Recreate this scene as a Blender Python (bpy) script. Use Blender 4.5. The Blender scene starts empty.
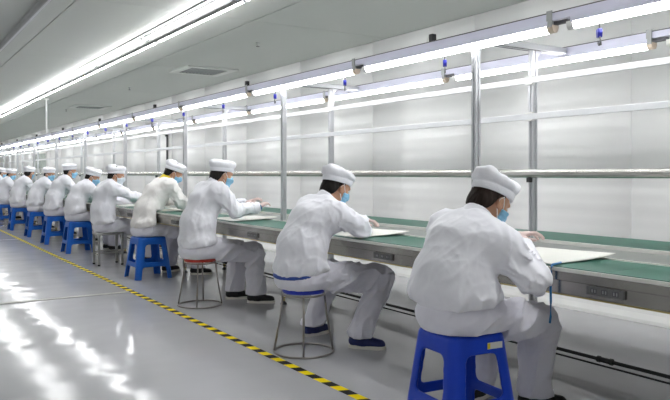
import bpy, bmesh, math, random
import numpy as np
from mathutils import Matrix, Vector, Euler

random.seed(7)
SC = bpy.context.scene
COL = SC.collection

# ------------------------------------------------------------------ camera, world, exposure
H_EYE, FOC = 1.20, 700.0                      # eye height (m), focal length in pixels of a 670 px wide frame
THETA = math.atan(455.0 / FOC)                # the line runs along +Y, the wall is towards +X
cam_d = bpy.data.cameras.new('camera')
cam = bpy.data.objects.new('camera', cam_d)
COL.objects.link(cam)
cam.location = (0, 0, H_EYE)
cam.rotation_euler = (math.pi / 2, 0, -THETA)
cam_d.sensor_width = 36.0
cam_d.lens = 36.0 * FOC / 670.0
cam_d.shift_y = -26.0 / 670.0
cam_d.clip_start, cam_d.clip_end = 0.05, 200
SC.camera = cam

W = bpy.data.worlds.new('world'); SC.world = W; W.use_nodes = True
W.node_tree.nodes['Background'].inputs[0].default_value = (0.9, 0.95, 1.0, 1)
W.node_tree.nodes['Background'].inputs[1].default_value = 0.3
SC.view_settings.view_transform = 'Standard'
SC.view_settings.look = 'None'
SC.view_settings.gamma = 1.0
SC.view_settings.use_curve_mapping = False
SC.view_settings.exposure = 1.5
E_CEIL, E_LINE = 9.0, 8.0                     # lamp tube emission

# ------------------------------------------------------------------ layout (metres)
X_TAPE, X_EDGE, X_FRONT, X_REAR, X_BACK, X_WALL = 2.156, 2.66, 3.12, 3.64, 4.24, 5.18
Z_TOP, Z_CEIL = 0.766, 2.85
POST_Y = [0.70 + 2.485 * k for k in range(15)]
LINE_Y0, LINE_Y1 = 0.2, 36.6
ROOM_X0, ROOM_Y0, ROOM_Y1 = -6.0, -4.0, 46.0

# ------------------------------------------------------------------ materials
MATS = {}
def mat(name, col, rough=0.5, metal=0.0, emit=None, bump=0.0, bscale=20.0, var=0.0, vscale=4.0, coat=0.0, spec=0.5, stretch=None, sheen=0.0, detail=3.0, rvar=0.0, distort=0.0):
    m = bpy.data.materials.new(name); m.use_nodes = True
    nt = m.node_tree; b = nt.nodes['Principled BSDF']
    b.inputs['Base Color'].default_value = (*col, 1)
    b.inputs['Roughness'].default_value = rough
    b.inputs['Metallic'].default_value = metal
    b.inputs['Specular IOR Level'].default_value = spec
    if coat: b.inputs['Coat Weight'].default_value = coat; b.inputs['Coat Roughness'].default_value = 0.08
    if sheen: b.inputs['Sheen Weight'].default_value = sheen
    if emit:
        b.inputs['Emission Color'].default_value = (*emit[0], 1); b.inputs['Emission Strength'].default_value = emit[1]
    if bump or var or rvar:
        tc = nt.nodes.new('ShaderNodeTexCoord'); mp = nt.nodes.new('ShaderNodeMapping')
        if stretch: mp.inputs['Scale'].default_value = stretch
        nt.links.new(tc.outputs['Object'], mp.inputs['Vector'])
        if bump:
            n = nt.nodes.new('ShaderNodeTexNoise'); n.inputs['Scale'].default_value = bscale; n.inputs['Detail'].default_value = detail; n.inputs['Distortion'].default_value = distort
            nt.links.new(mp.outputs[0], n.inputs['Vector'])
            bp = nt.nodes.new('ShaderNodeBump'); bp.inputs['Strength'].default_value = 1.0; bp.inputs['Distance'].default_value = bump
            nt.links.new(n.outputs['Fac'], bp.inputs['Height']); nt.links.new(bp.outputs[0], b.inputs['Normal'])
        if var or rvar:
            n2 = nt.nodes.new('ShaderNodeTexNoise'); n2.inputs['Scale'].default_value = vscale; n2.inputs['Detail'].default_value = 4
            nt.links.new(mp.outputs[0], n2.inputs['Vector'])
            if var:
                r = nt.nodes.new('ShaderNodeMapRange')
                r.inputs['From Min'].default_value = 0.3; r.inputs['From Max'].default_value = 0.7
                r.inputs['To Min'].default_value = 1 - var; r.inputs['To Max'].default_value = 1 + var
                nt.links.new(n2.outputs['Fac'], r.inputs['Value'])
                v = nt.nodes.new('ShaderNodeVectorMath'); v.operation = 'SCALE'; v.inputs[0].default_value = col
                nt.links.new(r.outputs[0], v.inputs['Scale']); nt.links.new(v.outputs[0], b.inputs['Base Color'])
            if rvar:
                r2 = nt.nodes.new('ShaderNodeMapRange')
                r2.inputs['From Min'].default_value = 0.3; r2.inputs['From Max'].default_value = 0.7
                r2.inputs['To Min'].default_value = max(0.02, rough - rvar); r2.inputs['To Max'].default_value = rough + rvar
                nt.links.new(n2.outputs['Fac'], r2.inputs['Value']); nt.links.new(r2.outputs[0], b.inputs['Roughness'])
    MATS[name] = m
    return m

mat('floor_epoxy', (0.49, 0.49, 0.51), 0.10, bump=0.005, bscale=2.4, var=0.04, vscale=1.2, spec=0.11, detail=1.0, rvar=0.02)
mat('floor_joint', (0.36, 0.35, 0.33), 0.4, var=0.15, vscale=12)
mat('wall_paint', (0.79, 0.79, 0.785), 0.28, var=0.015, vscale=1.5)
mat('base_paint', (0.82, 0.82, 0.80), 0.35, var=0.02, vscale=2)
mat('ceiling_panel', (0.56, 0.58, 0.55), 0.5, bump=0.0007, bscale=2.2, stretch=(1, 0.25, 1), var=0.04, vscale=0.7, rvar=0.04, spec=0.2)
mat('ceiling_back', (0.22, 0.22, 0.22), 0.7, var=0.05)
mat('aluminium', (0.56, 0.57, 0.59), 0.38, 0.75, var=0.04, vscale=8)
mat('white_rail', (0.66, 0.67, 0.69), 0.35, 0.25, var=0.02, vscale=8)
mat('steel', (0.62, 0.61, 0.58), 0.22, 1.0, bump=0.002, bscale=7, var=0.08, vscale=3, stretch=(1, 0.5, 1))
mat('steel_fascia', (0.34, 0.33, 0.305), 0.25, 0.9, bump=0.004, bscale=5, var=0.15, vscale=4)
mat('dark_slot', (0.10, 0.10, 0.11), 0.6, var=0.1)
mat('brass_edge', (0.45, 0.36, 0.14), 0.35, 0.7, var=0.1)
mat('green_mat', (0.026, 0.125, 0.088), 0.45, spec=0.3, bump=0.0015, bscale=6, var=0.08, vscale=5)
mat('belt_grey', (0.20, 0.215, 0.20), 0.38, var=0.08, vscale=3, bump=0.0015, bscale=3)
mat('laminate_edge', (0.78, 0.78, 0.74), 0.4, var=0.03)
mat('black_plastic', (0.015, 0.015, 0.017), 0.45, var=0.15)
mat('dark_grey', (0.09, 0.09, 0.095), 0.5, var=0.1)
mat('socket_grey', (0.16, 0.16, 0.16), 0.5, var=0.1)
mat('tube_ceiling', (1, 1, 1), 0.4, emit=((1.0, 1.0, 1.0), E_CEIL), var=0.0)
mat('tube_line', (1, 1, 1), 0.4, emit=((1.0, 1.0, 1.0), E_LINE), var=0.0)
mat('white_plastic', (0.78, 0.78, 0.76), 0.4, var=0.02)
mat('tube_end', (0.75, 0.62, 0.50), 0.5, var=0.05)
mat('lilac_housing', (0.62, 0.62, 0.74), 0.35, 0.2, var=0.03)
mat('trunk_grey', (0.35, 0.36, 0.36), 0.4, 0.3, var=0.08)
mat('lamp_housing', (0.16, 0.165, 0.165), 0.5, 0.1, var=0.05)
mat('glove_pale', (0.72, 0.56, 0.53), 0.55, var=0.06, vscale=30, bump=0.0008, bscale=70)
mat('hook_blue', (0.012, 0.015, 0.25), 0.4, var=0.1)
mat('stool_blue', (0.006, 0.050, 0.50), 0.34, var=0.06, vscale=9, spec=0.35)
mat('stool_sky', (0.008, 0.12, 0.55), 0.34, var=0.06, vscale=9, spec=0.35)
mat('seat_blue', (0.015, 0.04, 0.50), 0.35, var=0.06)
mat('seat_red', (0.55, 0.05, 0.035), 0.35, var=0.06)
mat('wire_steel', (0.33, 0.31, 0.29), 0.28, 0.9, var=0.1)
mat('grey_tube', (0.40, 0.40, 0.38), 0.4, 0.6, var=0.1)
mat('coverall', (0.87, 0.87, 0.93), 0.75, bump=0.014, bscale=6, var=0.015, vscale=6, sheen=0.2, detail=2.5, stretch=(1, 1, 0.6), distort=0.6)
mat('coverall_cream', (0.90, 0.875, 0.86), 0.75, bump=0.014, bscale=6, var=0.015, vscale=6, sheen=0.2, detail=2.5, stretch=(1, 1, 0.6), distort=0.6)
mat('trouser', (0.77, 0.76, 0.84), 0.75, bump=0.018, bscale=7, var=0.02, vscale=6, sheen=0.2, detail=2.5, stretch=(0.8, 1, 0.6), distort=0.8)
mat('cap_cloth', (0.87, 0.87, 0.92), 0.75, bump=0.012, bscale=14, var=0.015, vscale=6)
mat('cap_seam', (0.70, 0.70, 0.75), 0.75, var=0.02)
mat('skin', (0.50, 0.27, 0.17), 0.5, var=0.08, vscale=14, bump=0.0006, bscale=80)
mat('hair', (0.010, 0.008, 0.007), 0.55, bump=0.002, bscale=90, spec=0.2, var=0.3, vscale=40, stretch=(1, 1, 0.25))
mat('hair_brown', (0.020, 0.011, 0.008), 0.55, bump=0.002, bscale=90, spec=0.2, var=0.3, vscale=40, stretch=(1, 1, 0.25))
mat('mask_blue', (0.27, 0.56, 0.78), 0.7, var=0.04, vscale=20, bump=0.002, bscale=30)
mat('mask_white', (0.70, 0.78, 0.84), 0.7, var=0.04, vscale=20, bump=0.002, bscale=30)
mat('strap_white', (0.8, 0.8, 0.8), 0.7, var=0.03)
mat('eye_white', (0.75, 0.73, 0.70), 0.25, var=0.02)
mat('eye_dark', (0.02, 0.012, 0.01), 0.15, var=0.1)
mat('badge_gold', (0.62, 0.50, 0.16), 0.5, var=0.1)
mat('badge_pink', (0.75, 0.25, 0.28), 0.6, var=0.2, vscale=60)
mat('shirt_yellow', (0.78, 0.62, 0.02), 0.7, var=0.05)
mat('shirt_blue', (0.02, 0.06, 0.30), 0.7, var=0.1)
mat('shoe_navy', (0.014, 0.022, 0.11), 0.7, var=0.15, vscale=40, bump=0.001, bscale=90)
mat('shoe_black', (0.012, 0.012, 0.013), 0.6, var=0.15, vscale=40)
mat('shoe_white', (0.68, 0.68, 0.70), 0.6, var=0.05)
mat('sole_white', (0.74, 0.72, 0.66), 0.6, var=0.05)
mat('paper', (0.78, 0.78, 0.73), 0.6, var=0.02, vscale=3)
mat('cord_blue', (0.02, 0.17, 0.42), 0.4, var=0.1)
mat('sticker', (0.72, 0.72, 0.68), 0.5, var=0.05)
mat('sticker_yellow', (0.75, 0.60, 0.05), 0.5, var=0.05)
mat('vent_white', (0.66, 0.68, 0.65), 0.45, var=0.02)
mat('vent_dark', (0.10, 0.11, 0.10), 0.6, var=0.1)
mat('board_green', (0.25, 0.30, 0.26), 0.5, var=0.25, vscale=5)

def tape_material():
    m = bpy.data.materials.new('hazard_tape'); m.use_nodes = True
    nt = m.node_tree; b = nt.nodes['Principled BSDF']; b.inputs['Roughness'].default_value = 0.6; b.inputs['Specular IOR Level'].default_value = 0.15
    tc = nt.nodes.new('ShaderNodeTexCoord'); s = nt.nodes.new('ShaderNodeSeparateXYZ')
    nt.links.new(tc.outputs['Object'], s.inputs[0])
    sk = nt.nodes.new('ShaderNodeMath'); sk.operation = 'MULTIPLY_ADD'; sk.inputs[1].default_value = 0.35
    nt.links.new(s.outputs['X'], sk.inputs[0]); nt.links.new(s.outputs['Y'], sk.inputs[2])
    d = nt.nodes.new('ShaderNodeMath'); d.operation = 'MULTIPLY_ADD'; d.inputs[1].default_value = 1 / 0.18; d.inputs[2].default_value = 100 - 3.756 / 0.18 + 0.25
    nt.links.new(sk.outputs[0], d.inputs[0])
    fr = nt.nodes.new('ShaderNodeMath'); fr.operation = 'FRACT'; nt.links.new(d.outputs[0], fr.inputs[0])
    g = nt.nodes.new('ShaderNodeMath'); g.operation = 'GREATER_THAN'; g.inputs[1].default_value = 0.5; nt.links.new(fr.outputs[0], g.inputs[0])
    mx = nt.nodes.new('ShaderNodeMix'); mx.data_type = 'RGBA'
    mx.inputs[6].default_value = (0.012, 0.012, 0.014, 1); mx.inputs[7].default_value = (0.95, 0.74, 0.0, 1)
    nt.links.new(g.outputs[0], mx.inputs[0]); nt.links.new(mx.outputs[2], b.inputs['Base Color'])
    MATS['hazard_tape'] = m
tape_material()

# ------------------------------------------------------------------ object helpers
def link(o, parent=None):
    COL.objects.link(o)
    if parent is not None: o.parent = parent
    return o
def tag(o, label=None, cat=None, group=None, kind=None):
    if label: o['label'] = label
    if cat: o['category'] = cat
    if group: o['group'] = group
    if kind: o['kind'] = kind
    return o
def empty(name, loc=(0, 0, 0), rz=0.0):
    o = bpy.data.objects.new(name, None); o.location = loc; o.rotation_euler = (0, 0, rz); o.empty_display_size = 0.1
    return link(o)
def mesh_obj(name, me, m=None, parent=None, loc=None, rot=None):
    if m is not None and len(me.materials) == 0: me.materials.append(MATS[m])
    o = bpy.data.objects.new(name, me)
    if loc is not None: o.location = loc
    if rot is not None: o.rotation_euler = rot
    return link(o, parent)
def np_mesh(name, V, F, m=None, smooth=True):
    me = bpy.data.meshes.new(name)
    V = np.asarray(V, dtype=np.float32)
    me.from_pydata([tuple(v) for v in V.tolist()], [], F.tolist() if hasattr(F, 'tolist') else F)
    if smooth: me.polygons.foreach_set('use_smooth', [True] * len(me.polygons))
    if m: me.materials.append(MATS[m])
    me.update()
    return me

class MB:
    """collects boxes, tubes and prisms into one mesh"""
    def __init__(s): s.bm = bmesh.new()
    def box(s, x0, x1, y0, y1, z0, z1, M=None):
        r = bmesh.ops.create_cube(s.bm, size=1.0)
        T = Matrix.Translation(((x0 + x1) / 2, (y0 + y1) / 2, (z0 + z1) / 2)) @ Matrix.Diagonal((x1 - x0, y1 - y0, z1 - z0, 1))
        bmesh.ops.transform(s.bm, matrix=(M @ T) if M is not None else T, verts=r['verts'])
        return s
    def cyl(s, a, b, ra, rb=None, n=12):
        a, b = Vector(a), Vector(b); rb = ra if rb is None else rb
        d = b - a
        r = bmesh.ops.create_cone(s.bm, cap_ends=True, segments=n, radius1=ra, radius2=rb, depth=d.length)
        T = Matrix.Translation((a + b) / 2) @ d.to_track_quat('Z', 'Y').to_matrix().to_4x4()
        bmesh.ops.transform(s.bm, matrix=T, verts=r['verts'])
        return s
    def tube(s, pts, r, n=8, closed=False):
        pts = [Vector(p) for p in pts]; N = len(pts); rings = []
        up = Vector((0, 0, 1))
        for i, p in enumerate(pts):
            if closed: t = pts[(i + 1) % N] - pts[i - 1]
            else: t = pts[min(i + 1, N - 1)] - pts[max(i - 1, 0)]
            t.normalize()
            u = t.cross(up)
            if u.length < 0.05: u = t.cross(Vector((1, 0, 0)))
            u.normalize(); v = t.cross(u)
            rings.append([s.bm.verts.new(p + (u * math.cos(2 * math.pi * k / n) + v * math.sin(2 * math.pi * k / n)) * r) for k in range(n)])
        for i in range(N if closed else N - 1):
            A, B = rings[i], rings[(i + 1) % N]
            for k in range(n): s.bm.faces.new((A[k], A[(k + 1) % n], B[(k + 1) % n], B[k]))
        if not closed:
            s.bm.faces.new(rings[0]); s.bm.faces.new(list(reversed(rings[-1])))
        return s
    def prism_y(s, prof, y0, y1):
        A = [s.bm.verts.new((x, y0, z)) for x, z in prof]; B = [s.bm.verts.new((x, y1, z)) for x, z in prof]
        n = len(prof)
        for k in range(n): s.bm.faces.new((A[k], A[(k + 1) % n], B[(k + 1) % n], B[k]))
        s.bm.faces.new(A); s.bm.faces.new(list(reversed(B)))
        return s
    def prism_z(s, prof, z0, z1):
        A = [s.bm.verts.new((x, y, z0)) for x, y in prof]; B = [s.bm.verts.new((x, y, z1)) for x, y in prof]
        n = len(prof)
        for k in range(n): s.bm.faces.new((A[k], A[(k + 1) % n], B[(k + 1) % n], B[k]))
        s.bm.faces.new(A); s.bm.faces.new(list(reversed(B)))
        return s
    def mesh(s, name, m, bevel=0.0, smooth=False):
        if bevel:
            bmesh.ops.bevel(s.bm, geom=s.bm.edges[:], offset=bevel, segments=2, affect='EDGES', profile=0.5)
        bmesh.ops.recalc_face_normals(s.bm, faces=s.bm.faces[:])
        me = bpy.data.meshes.new(name); s.bm.to_mesh(me); s.bm.free()
        if smooth: me.polygons.foreach_set('use_smooth', [True] * len(me.polygons))
        me.materials.append(MATS[m])
        return me
    def build(s, name, m, parent=None, bevel=0.0, smooth=False, loc=None):
        return mesh_obj(name, s.mesh(name, m, bevel, smooth), None, parent, loc)

# ------------------------------------------------------------------ signed distance modelling
def rcone(P, a, b, ra, rb):
    a = np.asarray(a, float); b = np.asarray(b, float); ab = b - a
    t = np.clip(((P - a) @ ab) / max(ab @ ab, 1e-9), 0, 1)
    return np.linalg.norm(P - a - t[:, None] * ab, axis=1) - (ra + (rb - ra) * t)
def ell(P, c, r, R=None):
    q = P - np.asarray(c, float)
    if R is not None: q = q @ R
    r = np.asarray(r, float)
    k0 = np.linalg.norm(q / r, axis=1); k1 = np.linalg.norm(q / (r * r), axis=1) + 1e-9
    return k0 * (k0 - 1) / k1
def smin(a, b, k):
    h = np.clip(0.5 + 0.5 * (b - a) / k, 0, 1)
    return b * (1 - h) + a * h - k * h * (1 - h)
def smax(a, b, k): return -smin(-a, -b, k)

def surface_nets(fn, lo, hi, res):
    lo = np.asarray(lo, float); hi = np.asarray(hi, float)
    n = np.ceil((hi - lo) / res).astype(int) + 1
    ax = [lo[i] + res * np.arange(n[i]) for i in range(3)]
    G = np.stack(np.meshgrid(*ax, indexing='ij'), -1).reshape(-1, 3)
    D = fn(G).reshape(n)
    S = D < 0
    nx, ny, nz = n - 1
    acc = np.zeros((nx, ny, nz, 3)); cnt = np.zeros((nx, ny, nz))
    cs = [(0, 0, 0), (1, 0, 0), (0, 1, 0), (1, 1, 0), (0, 0, 1), (1, 0, 1), (0, 1, 1), (1, 1, 1)]
    def sub(A, c): return A[c[0]:c[0] + nx, c[1]:c[1] + ny, c[2]:c[2] + nz]
    for i in range(8):
        for axi in range(3):
            if cs[i][axi]: continue
            c2 = list(cs[i]); c2[axi] = 1
            d0, d1 = sub(D, cs[i]), sub(D, c2)
            m = (d0 < 0) != (d1 < 0)
            t = np.where(m, d0 / np.where(m, d0 - d1, 1), 0)
            for k in range(3):
                acc[..., k] += np.where(m, cs[i][k] + (t if k == axi else 0), 0)
            cnt += m
    act = cnt > 0
    idx = -np.ones((nx, ny, nz), int); idx[act] = np.arange(act.sum())
    base = np.argwhere(act)
    V = lo + res * (base + acc[act] / cnt[act][:, None])
    Q = []
    for axi in range(3):
        b_, c_ = (axi + 1) % 3, (axi + 2) % 3
        sl0 = [slice(None)] * 3; sl1 = [slice(None)] * 3
        sl0[axi] = slice(0, -1); sl1[axi] = slice(1, None)
        s0, s1 = S[tuple(sl0)], S[tuple(sl1)]
        ch = np.argwhere(s0 != s1)
        if len(ch) == 0: continue
        lim = np.array([nx, ny, nz])
        ok = (ch[:, b_] > 0) & (ch[:, c_] > 0) & (ch[:, b_] < lim[b_]) & (ch[:, c_] < lim[c_])
        ch = ch[ok]
        def at(db, dc):
            q = ch.copy(); q[:, b_] += db; q[:, c_] += dc
            return idx[q[:, 0], q[:, 1], q[:, 2]]
        quad = np.stack([at(-1, -1), at(0, -1), at(0, 0), at(-1, 0)], 1)
        ins = s0[ch[:, 0], ch[:, 1], ch[:, 2]]
        quad[~ins] = quad[~ins][:, ::-1]
        Q.append(quad)
    return V, np.concatenate(Q) if Q else np.zeros((0, 4), int)

def rot_y(a):                                   # tips +X downwards for positive a
    c, s = math.cos(a), math.sin(a); return np.array([[c, 0, s], [0, 1, 0], [-s, 0, c]])
def rot_z(a):
    c, s = math.cos(a), math.sin(a); return np.array([[c, -s, 0], [s, c, 0], [0, 0, 1]])
def rot_x(a):
    c, s = math.cos(a), math.sin(a); return np.array([[1, 0, 0], [0, c, -s], [0, s, c]])

# ================================================================== THE ROOM
b = MB().box(ROOM_X0, X_WALL + .1, ROOM_Y0, ROOM_Y1, -0.12, 0.0)
floor = tag(b.build('floor', 'floor_epoxy'), 'glossy pale grey epoxy factory floor', kind='structure')
MB().box(ROOM_X0 + .02, X_TAPE - .03, 7.07, 7.15, 0.0005, 0.004).build('expansion_joint', 'floor_joint', floor)
MB().box(ROOM_X0 + .02, X_TAPE - .03, 13.9, 13.97, 0.0005, 0.004).build('expansion_joint', 'floor_joint', floor)

ceil = tag(MB().box(ROOM_X0, X_WALL + .1, ROOM_Y0, ROOM_Y1, Z_CEIL + .02, Z_CEIL + .12).build('ceiling', 'ceiling_back'), 'semi-gloss grey panelled ceiling', kind='structure')
pw, pl = 1.81, 3.6
cp = MB().box(-pw / 2 + .006, pw / 2 - .006, -pl / 2 + .004, pl / 2 - .004, 0, 0.019).mesh('panel', 'ceiling_panel', bevel=0.002)
x = X_WALL - pw / 2
while x > ROOM_X0 - pw / 2:
    y = ROOM_Y0 + pl / 2 + (0.9 if int(round(x * 10)) % 2 else 0)
    y = ROOM_Y0 + pl / 2
    while y < ROOM_Y1 + pl / 2:
        mesh_obj('panel', cp, None, ceil, (x, y, Z_CEIL)); y += pl
    x -= pw

# the wall behind the line: upright sheets pressed with shallow level ribs
wall = tag(MB().box(X_WALL + .02, X_WALL + .14, ROOM_Y0, ROOM_Y1, 0, Z_CEIL + .02).build('wall_right', 'wall_paint'), 'glossy white ribbed wall panelling behind the line', kind='structure')
prof = []
nz = 90
for i in range(nz + 1):
    z = 0.10 + (Z_CEIL - .1) * i / nz
    prof.append((-.004 * math.sin(2 * math.pi * z / 0.30) - .0018 * math.sin(2 * math.pi * z / 0.115 + 1.3) - 0.001 * math.sin(2 * math.pi * z / 0.52), z))
wpw = 1.8
V, F = [], []
for yy in (-wpw / 2 + .002, wpw / 2 - .002):
    V += [(px, yy, pz) for px, pz in prof]
n1 = nz + 1
F = [(i, i + 1, n1 + i + 1, n1 + i) for i in range(nz)]
V += [(.016, yy, pz) for yy in (-wpw / 2 + .002, wpw / 2 - .002) for pz in (prof[0][1], prof[-1][1])]
F += [tuple(range(n1)) [::-1] + (2 * n1, 2 * n1 + 1), tuple(range(n1, 2 * n1)) + (2 * n1 + 3, 2 * n1 + 2)]
wpm = np_mesh('panel', V, F, 'wall_paint')
for k in range(27):
    mesh_obj('panel', wpm, None, wall, (X_WALL, ROOM_Y0 + wpw * (k + .5) + .3, 0))
for nm, bx, lb in (('wall_left', (ROOM_X0 - .12, ROOM_X0, ROOM_Y0, ROOM_Y1, 0, Z_CEIL + .02), 'plain white wall on the far side of the hall'),
               ('wall_back', (ROOM_X0, X_WALL + .1, ROOM_Y0 - .12, ROOM_Y0, 0, Z_CEIL + .02), 'plain white end wall of the hall'),
               ('wall_front', (ROOM_X0, X_WALL + .1, ROOM_Y1, ROOM_Y1 + .12, 0, Z_CEIL + .02), 'plain white wall closing the long hall')):
    tag(MB().box(*bx).build(nm, 'base_paint'), lb, kind='structure')
bb = MB().prism_y([(X_WALL + .019, .001), (X_WALL - .05, .001), (X_WALL - .045, .03), (X_WALL - .025, .075), (X_WALL - .012, .12), (X_WALL - .006, .14), (X_WALL + .019, .14)], ROOM_Y0 + .01, ROOM_Y1 - .01)
tag(bb.build('baseboard_right', 'base_paint', smooth=False), 'white coved skirting along the ribbed wall', kind='structure')

# floor tape
tape = tag(MB().box(X_TAPE - .029, X_TAPE + .029, -1.0, 40.0, 0.0, 0.0015).build('floor_tape', 'hazard_tape'),
           'yellow and black hazard tape stuck along the grey floor', 'floor tape')

# ------------------------------------------------------------------ ceiling lamps and ceiling fittings
X_CL = 2.71
def ceiling_lamps(xc, y0, n, label, group, lit=True):
    hm = MB().prism_y([(-.036, -.012), (.036, -.012), (.052, .02), (.06, .0745), (-.06, .0745), (-.052, .02)], -1.195, 1.195).mesh('housing', 'lamp_housing')
    wm = {s: MB().prism_y([(s * .056, .0735), (s * .125, .058), (s * .128, .062), (s * .06, .0745)], -1.19, 1.19).mesh('glow_shield', 'trunk_grey') for s in (-1, 1)}  # wing plates added to keep the tubes' upward glow off the ceiling
    tm = MB().cyl((0, -1.17, 0), (0, 1.17, 0), .013, n=12).mesh('tube', 'tube_ceiling', smooth=True)
    em = MB().box(-.02, .02, -.012, .012, -.02, .03).mesh('end_cap', 'white_plastic', bevel=.004)
    for k in range(n):
        r = empty('ceiling_light', (xc, y0 + 2.4 * k, Z_CEIL - .075)); tag(r, label, 'light', group)
        mesh_obj('housing', hm, None, r)
        for s in (-1, 1):
            mesh_obj('glow_shield', wm[s], None, r)
            t = mesh_obj('tube', tm, None, r, (s * .092, 0, .012))
            for e in (-1, 1): mesh_obj('end_cap', em, None, t, (0, e * 1.178, .004))
ceiling_lamps(X_CL, -2.6, 20, 'twin-tube ceiling batten light in the lit row above the workers', 'ceiling lights in the row above the workers')
ceiling_lamps(-2.3, -2.6, 20, 'twin-tube fill light added out of view over the open side of the hall', 'added fill lights over the open side of the hall')  # lit row added out of frame, as fill on the workers' backs

tr = empty('ceiling_trunking', (1.30, 20, Z_CEIL - .001)); tag(tr, 'unlit grey cable trunking fixed along the ceiling', 'trunking')
MB().prism_y([(-.035, 0), (.035, 0), (.035, -.045), (.02, -.06), (-.02, -.06), (-.035, -.045)], -23.5, 24).build('channel', 'trunk_grey', tr)
MB().box(-.012, .012, -23.4, 23.9, -.064, -.0605).build('cover_strip', 'white_rail', tr)

def ceiling_vent(x, y, lab):
    r = empty('ceiling_vent', (x, y, Z_CEIL - .001)); tag(r, lab, 'vent', 'ceiling air vents')
    f = MB()
    a, c = .42, .30
    f.box(-a, -c, -a, a, -.02, 0).box(c, a, -a, a, -.02, 0).box(-c, c, -a, -c, -.02, 0).box(-c, c, c, a, -.02, 0)
    f.build('frame', 'vent_white', r)
    MB().box(-c, c, -c, c, -.006, 0).build('backing', 'vent_dark', r)
    sm = MB().box(-.012, .012, -c + .01, c - .01, -.002, .002, Matrix.Rotation(.6, 4, 'Y')).mesh('slat', 'trunk_grey')
    for k in range(9): mesh_obj('slat', sm, None, r, (-c + .06 + k * .06, 0, -.012))
ceiling_vent(4.32, 10.5, 'square ceiling air vent with dark slats behind the wire-stool worker')
ceiling_vent(4.32, 17.7, 'square ceiling air vent with dark slats far down the hall')
for y in (7.9, 13.3, 18.7):
    r = empty('sprinkler_head', (3.98, y, Z_CEIL - .001)); tag(r, 'small metal sprinkler head hanging from the grey ceiling', 'sprinkler', 'ceiling sprinklers')
    MB().cyl((0, 0, 0), (0, 0, -.006), .028, n=16).build('escutcheon', 'trunk_grey', r)
    MB().cyl((0, 0, -.006), (0, 0, -.045), .009, n=10).build('stem', 'trunk_grey', r)
    MB().cyl((0, 0, -.045), (0, 0, -.05), .022, n=12).build('deflector', 'dark_grey', r)
r = empty('hanging_rod', (3.06, 16.3, Z_CEIL)); tag(r, 'thin white rod hanging from the ceiling over the line', 'rod')
MB().cyl((0, 0, -.004), (0, 0, -.02), .05, n=16).build('flange', 'white_plastic', r)
MB().cyl((0, 0, -.02), (0, 0, -.74), .018, n=12).build('pole', 'white_plastic', r)

# ================================================================== THE ASSEMBLY LINE
line = empty('assembly_line', (X_FRONT, LINE_Y0, 0))
tag(line, 'long aluminium-framed assembly line with green-topped benches and grey belt', 'assembly line')
LX, LY = X_FRONT, LINE_Y0
def lb(mb, name, m, parent=None, bevel=0.0, smooth=False):
    """world-coordinate mesh parented to the line"""
    o = mb.build(name, m, parent or line, bevel, smooth)
    if parent is None: o.location = (-LX, -LY, 0)
    return o
# 40 mm slotted extrusion
w = .02; g = .005; d = .007
prof40 = []
for q in range(4):
    a = math.pi / 2 * q; ca, sa = math.cos(a), math.sin(a)
    for px, py in ((w, -w), (w, -g), (w - d, -g), (w - d, g), (w, g)):
        prof40.append((px * ca - py * sa, px * sa + py * ca))
post_m = MB().prism_z(prof40, .07, 2.02).mesh('post', 'aluminium')
foot_m = MB().cyl((0, 0, 0), (0, 0, .012), .032, .028, 16).cyl((0, 0, .012), (0, 0, .03), .028, .012, 16).mesh('levelling_foot', 'dark_grey')
rod_m = MB().cyl((0, 0, .03), (0, 0, .07), .008, n=10).cyl((0, 0, .036), (0, 0, .046), .017, n=6).cyl((0, 0, .058), (0, 0, .069), .02, n=6).mesh('nut', 'brass_edge')
for y in POST_Y:
    for xx in (X_FRONT, X_REAR):
        p = mesh_obj('post', post_m, None, line, (xx - LX, y - LY, 0))
        mesh_obj('levelling_foot', foot_m, None, p); mesh_obj('nut', rod_m, None, p)
cross_m = MB().box(-.02, .815, -.04, .04, 2.02, 2.06).mesh('crossbar', 'aluminium', bevel=.003)
groove_m = MB().box(-.015, .81, -.005, .005, 2.0185, 2.02).mesh('groove', 'dark_slot')
brk_m = MB().prism_y([(.022, 2.019), (.07, 2.019), (.022, 1.97)], -.015, .015).mesh('bracket', 'aluminium')
for y in POST_Y:
    c = mesh_obj('crossbar', cross_m, None, line, (0, y - LY, 0))
    for s in (-.02, .02): mesh_obj('groove', groove_m, None, c, (0, s, 0))
    mesh_obj('bracket', brk_m, None, c, (X_REAR - X_FRONT, 0, 0)); mesh_obj('bracket', brk_m, None, c)
# top rails that carry the lamps
X_RL = X_FRONT + .852
for xx in (X_FRONT - .056, X_RL):
    o = lb(MB().box(xx - .022, xx + .022, LINE_Y0, LINE_Y1, 2.028, 2.068), 'lamp_rail', 'lilac_housing')
    lb(MB().box(xx - .0225, xx + .0225, LINE_Y0, LINE_Y1, 2.0685, 2.074), 'rail_groove', 'dark_slot')
lb(MB().box(X_REAR - .04, X_REAR - .021, LINE_Y0, LINE_Y1, 1.56, 1.60), 'cross_rail', 'white_rail', bevel=.003)
lb(MB().box(X_REAR - .04, X_REAR - .021, LINE_Y0, LINE_Y1, 1.80, 1.84), 'cross_rail', 'white_rail', bevel=.003)
clip_m = MB().box(-.045, -.0205, -.03, .03, -.004, .004).mesh('rail_clip', 'white_plastic')
for y in POST_Y:
    for z in (1.556, 1.604, 1.796, 1.844): mesh_obj('rail_clip', clip_m, None, line, (X_REAR - LX, y - LY, z))
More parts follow.
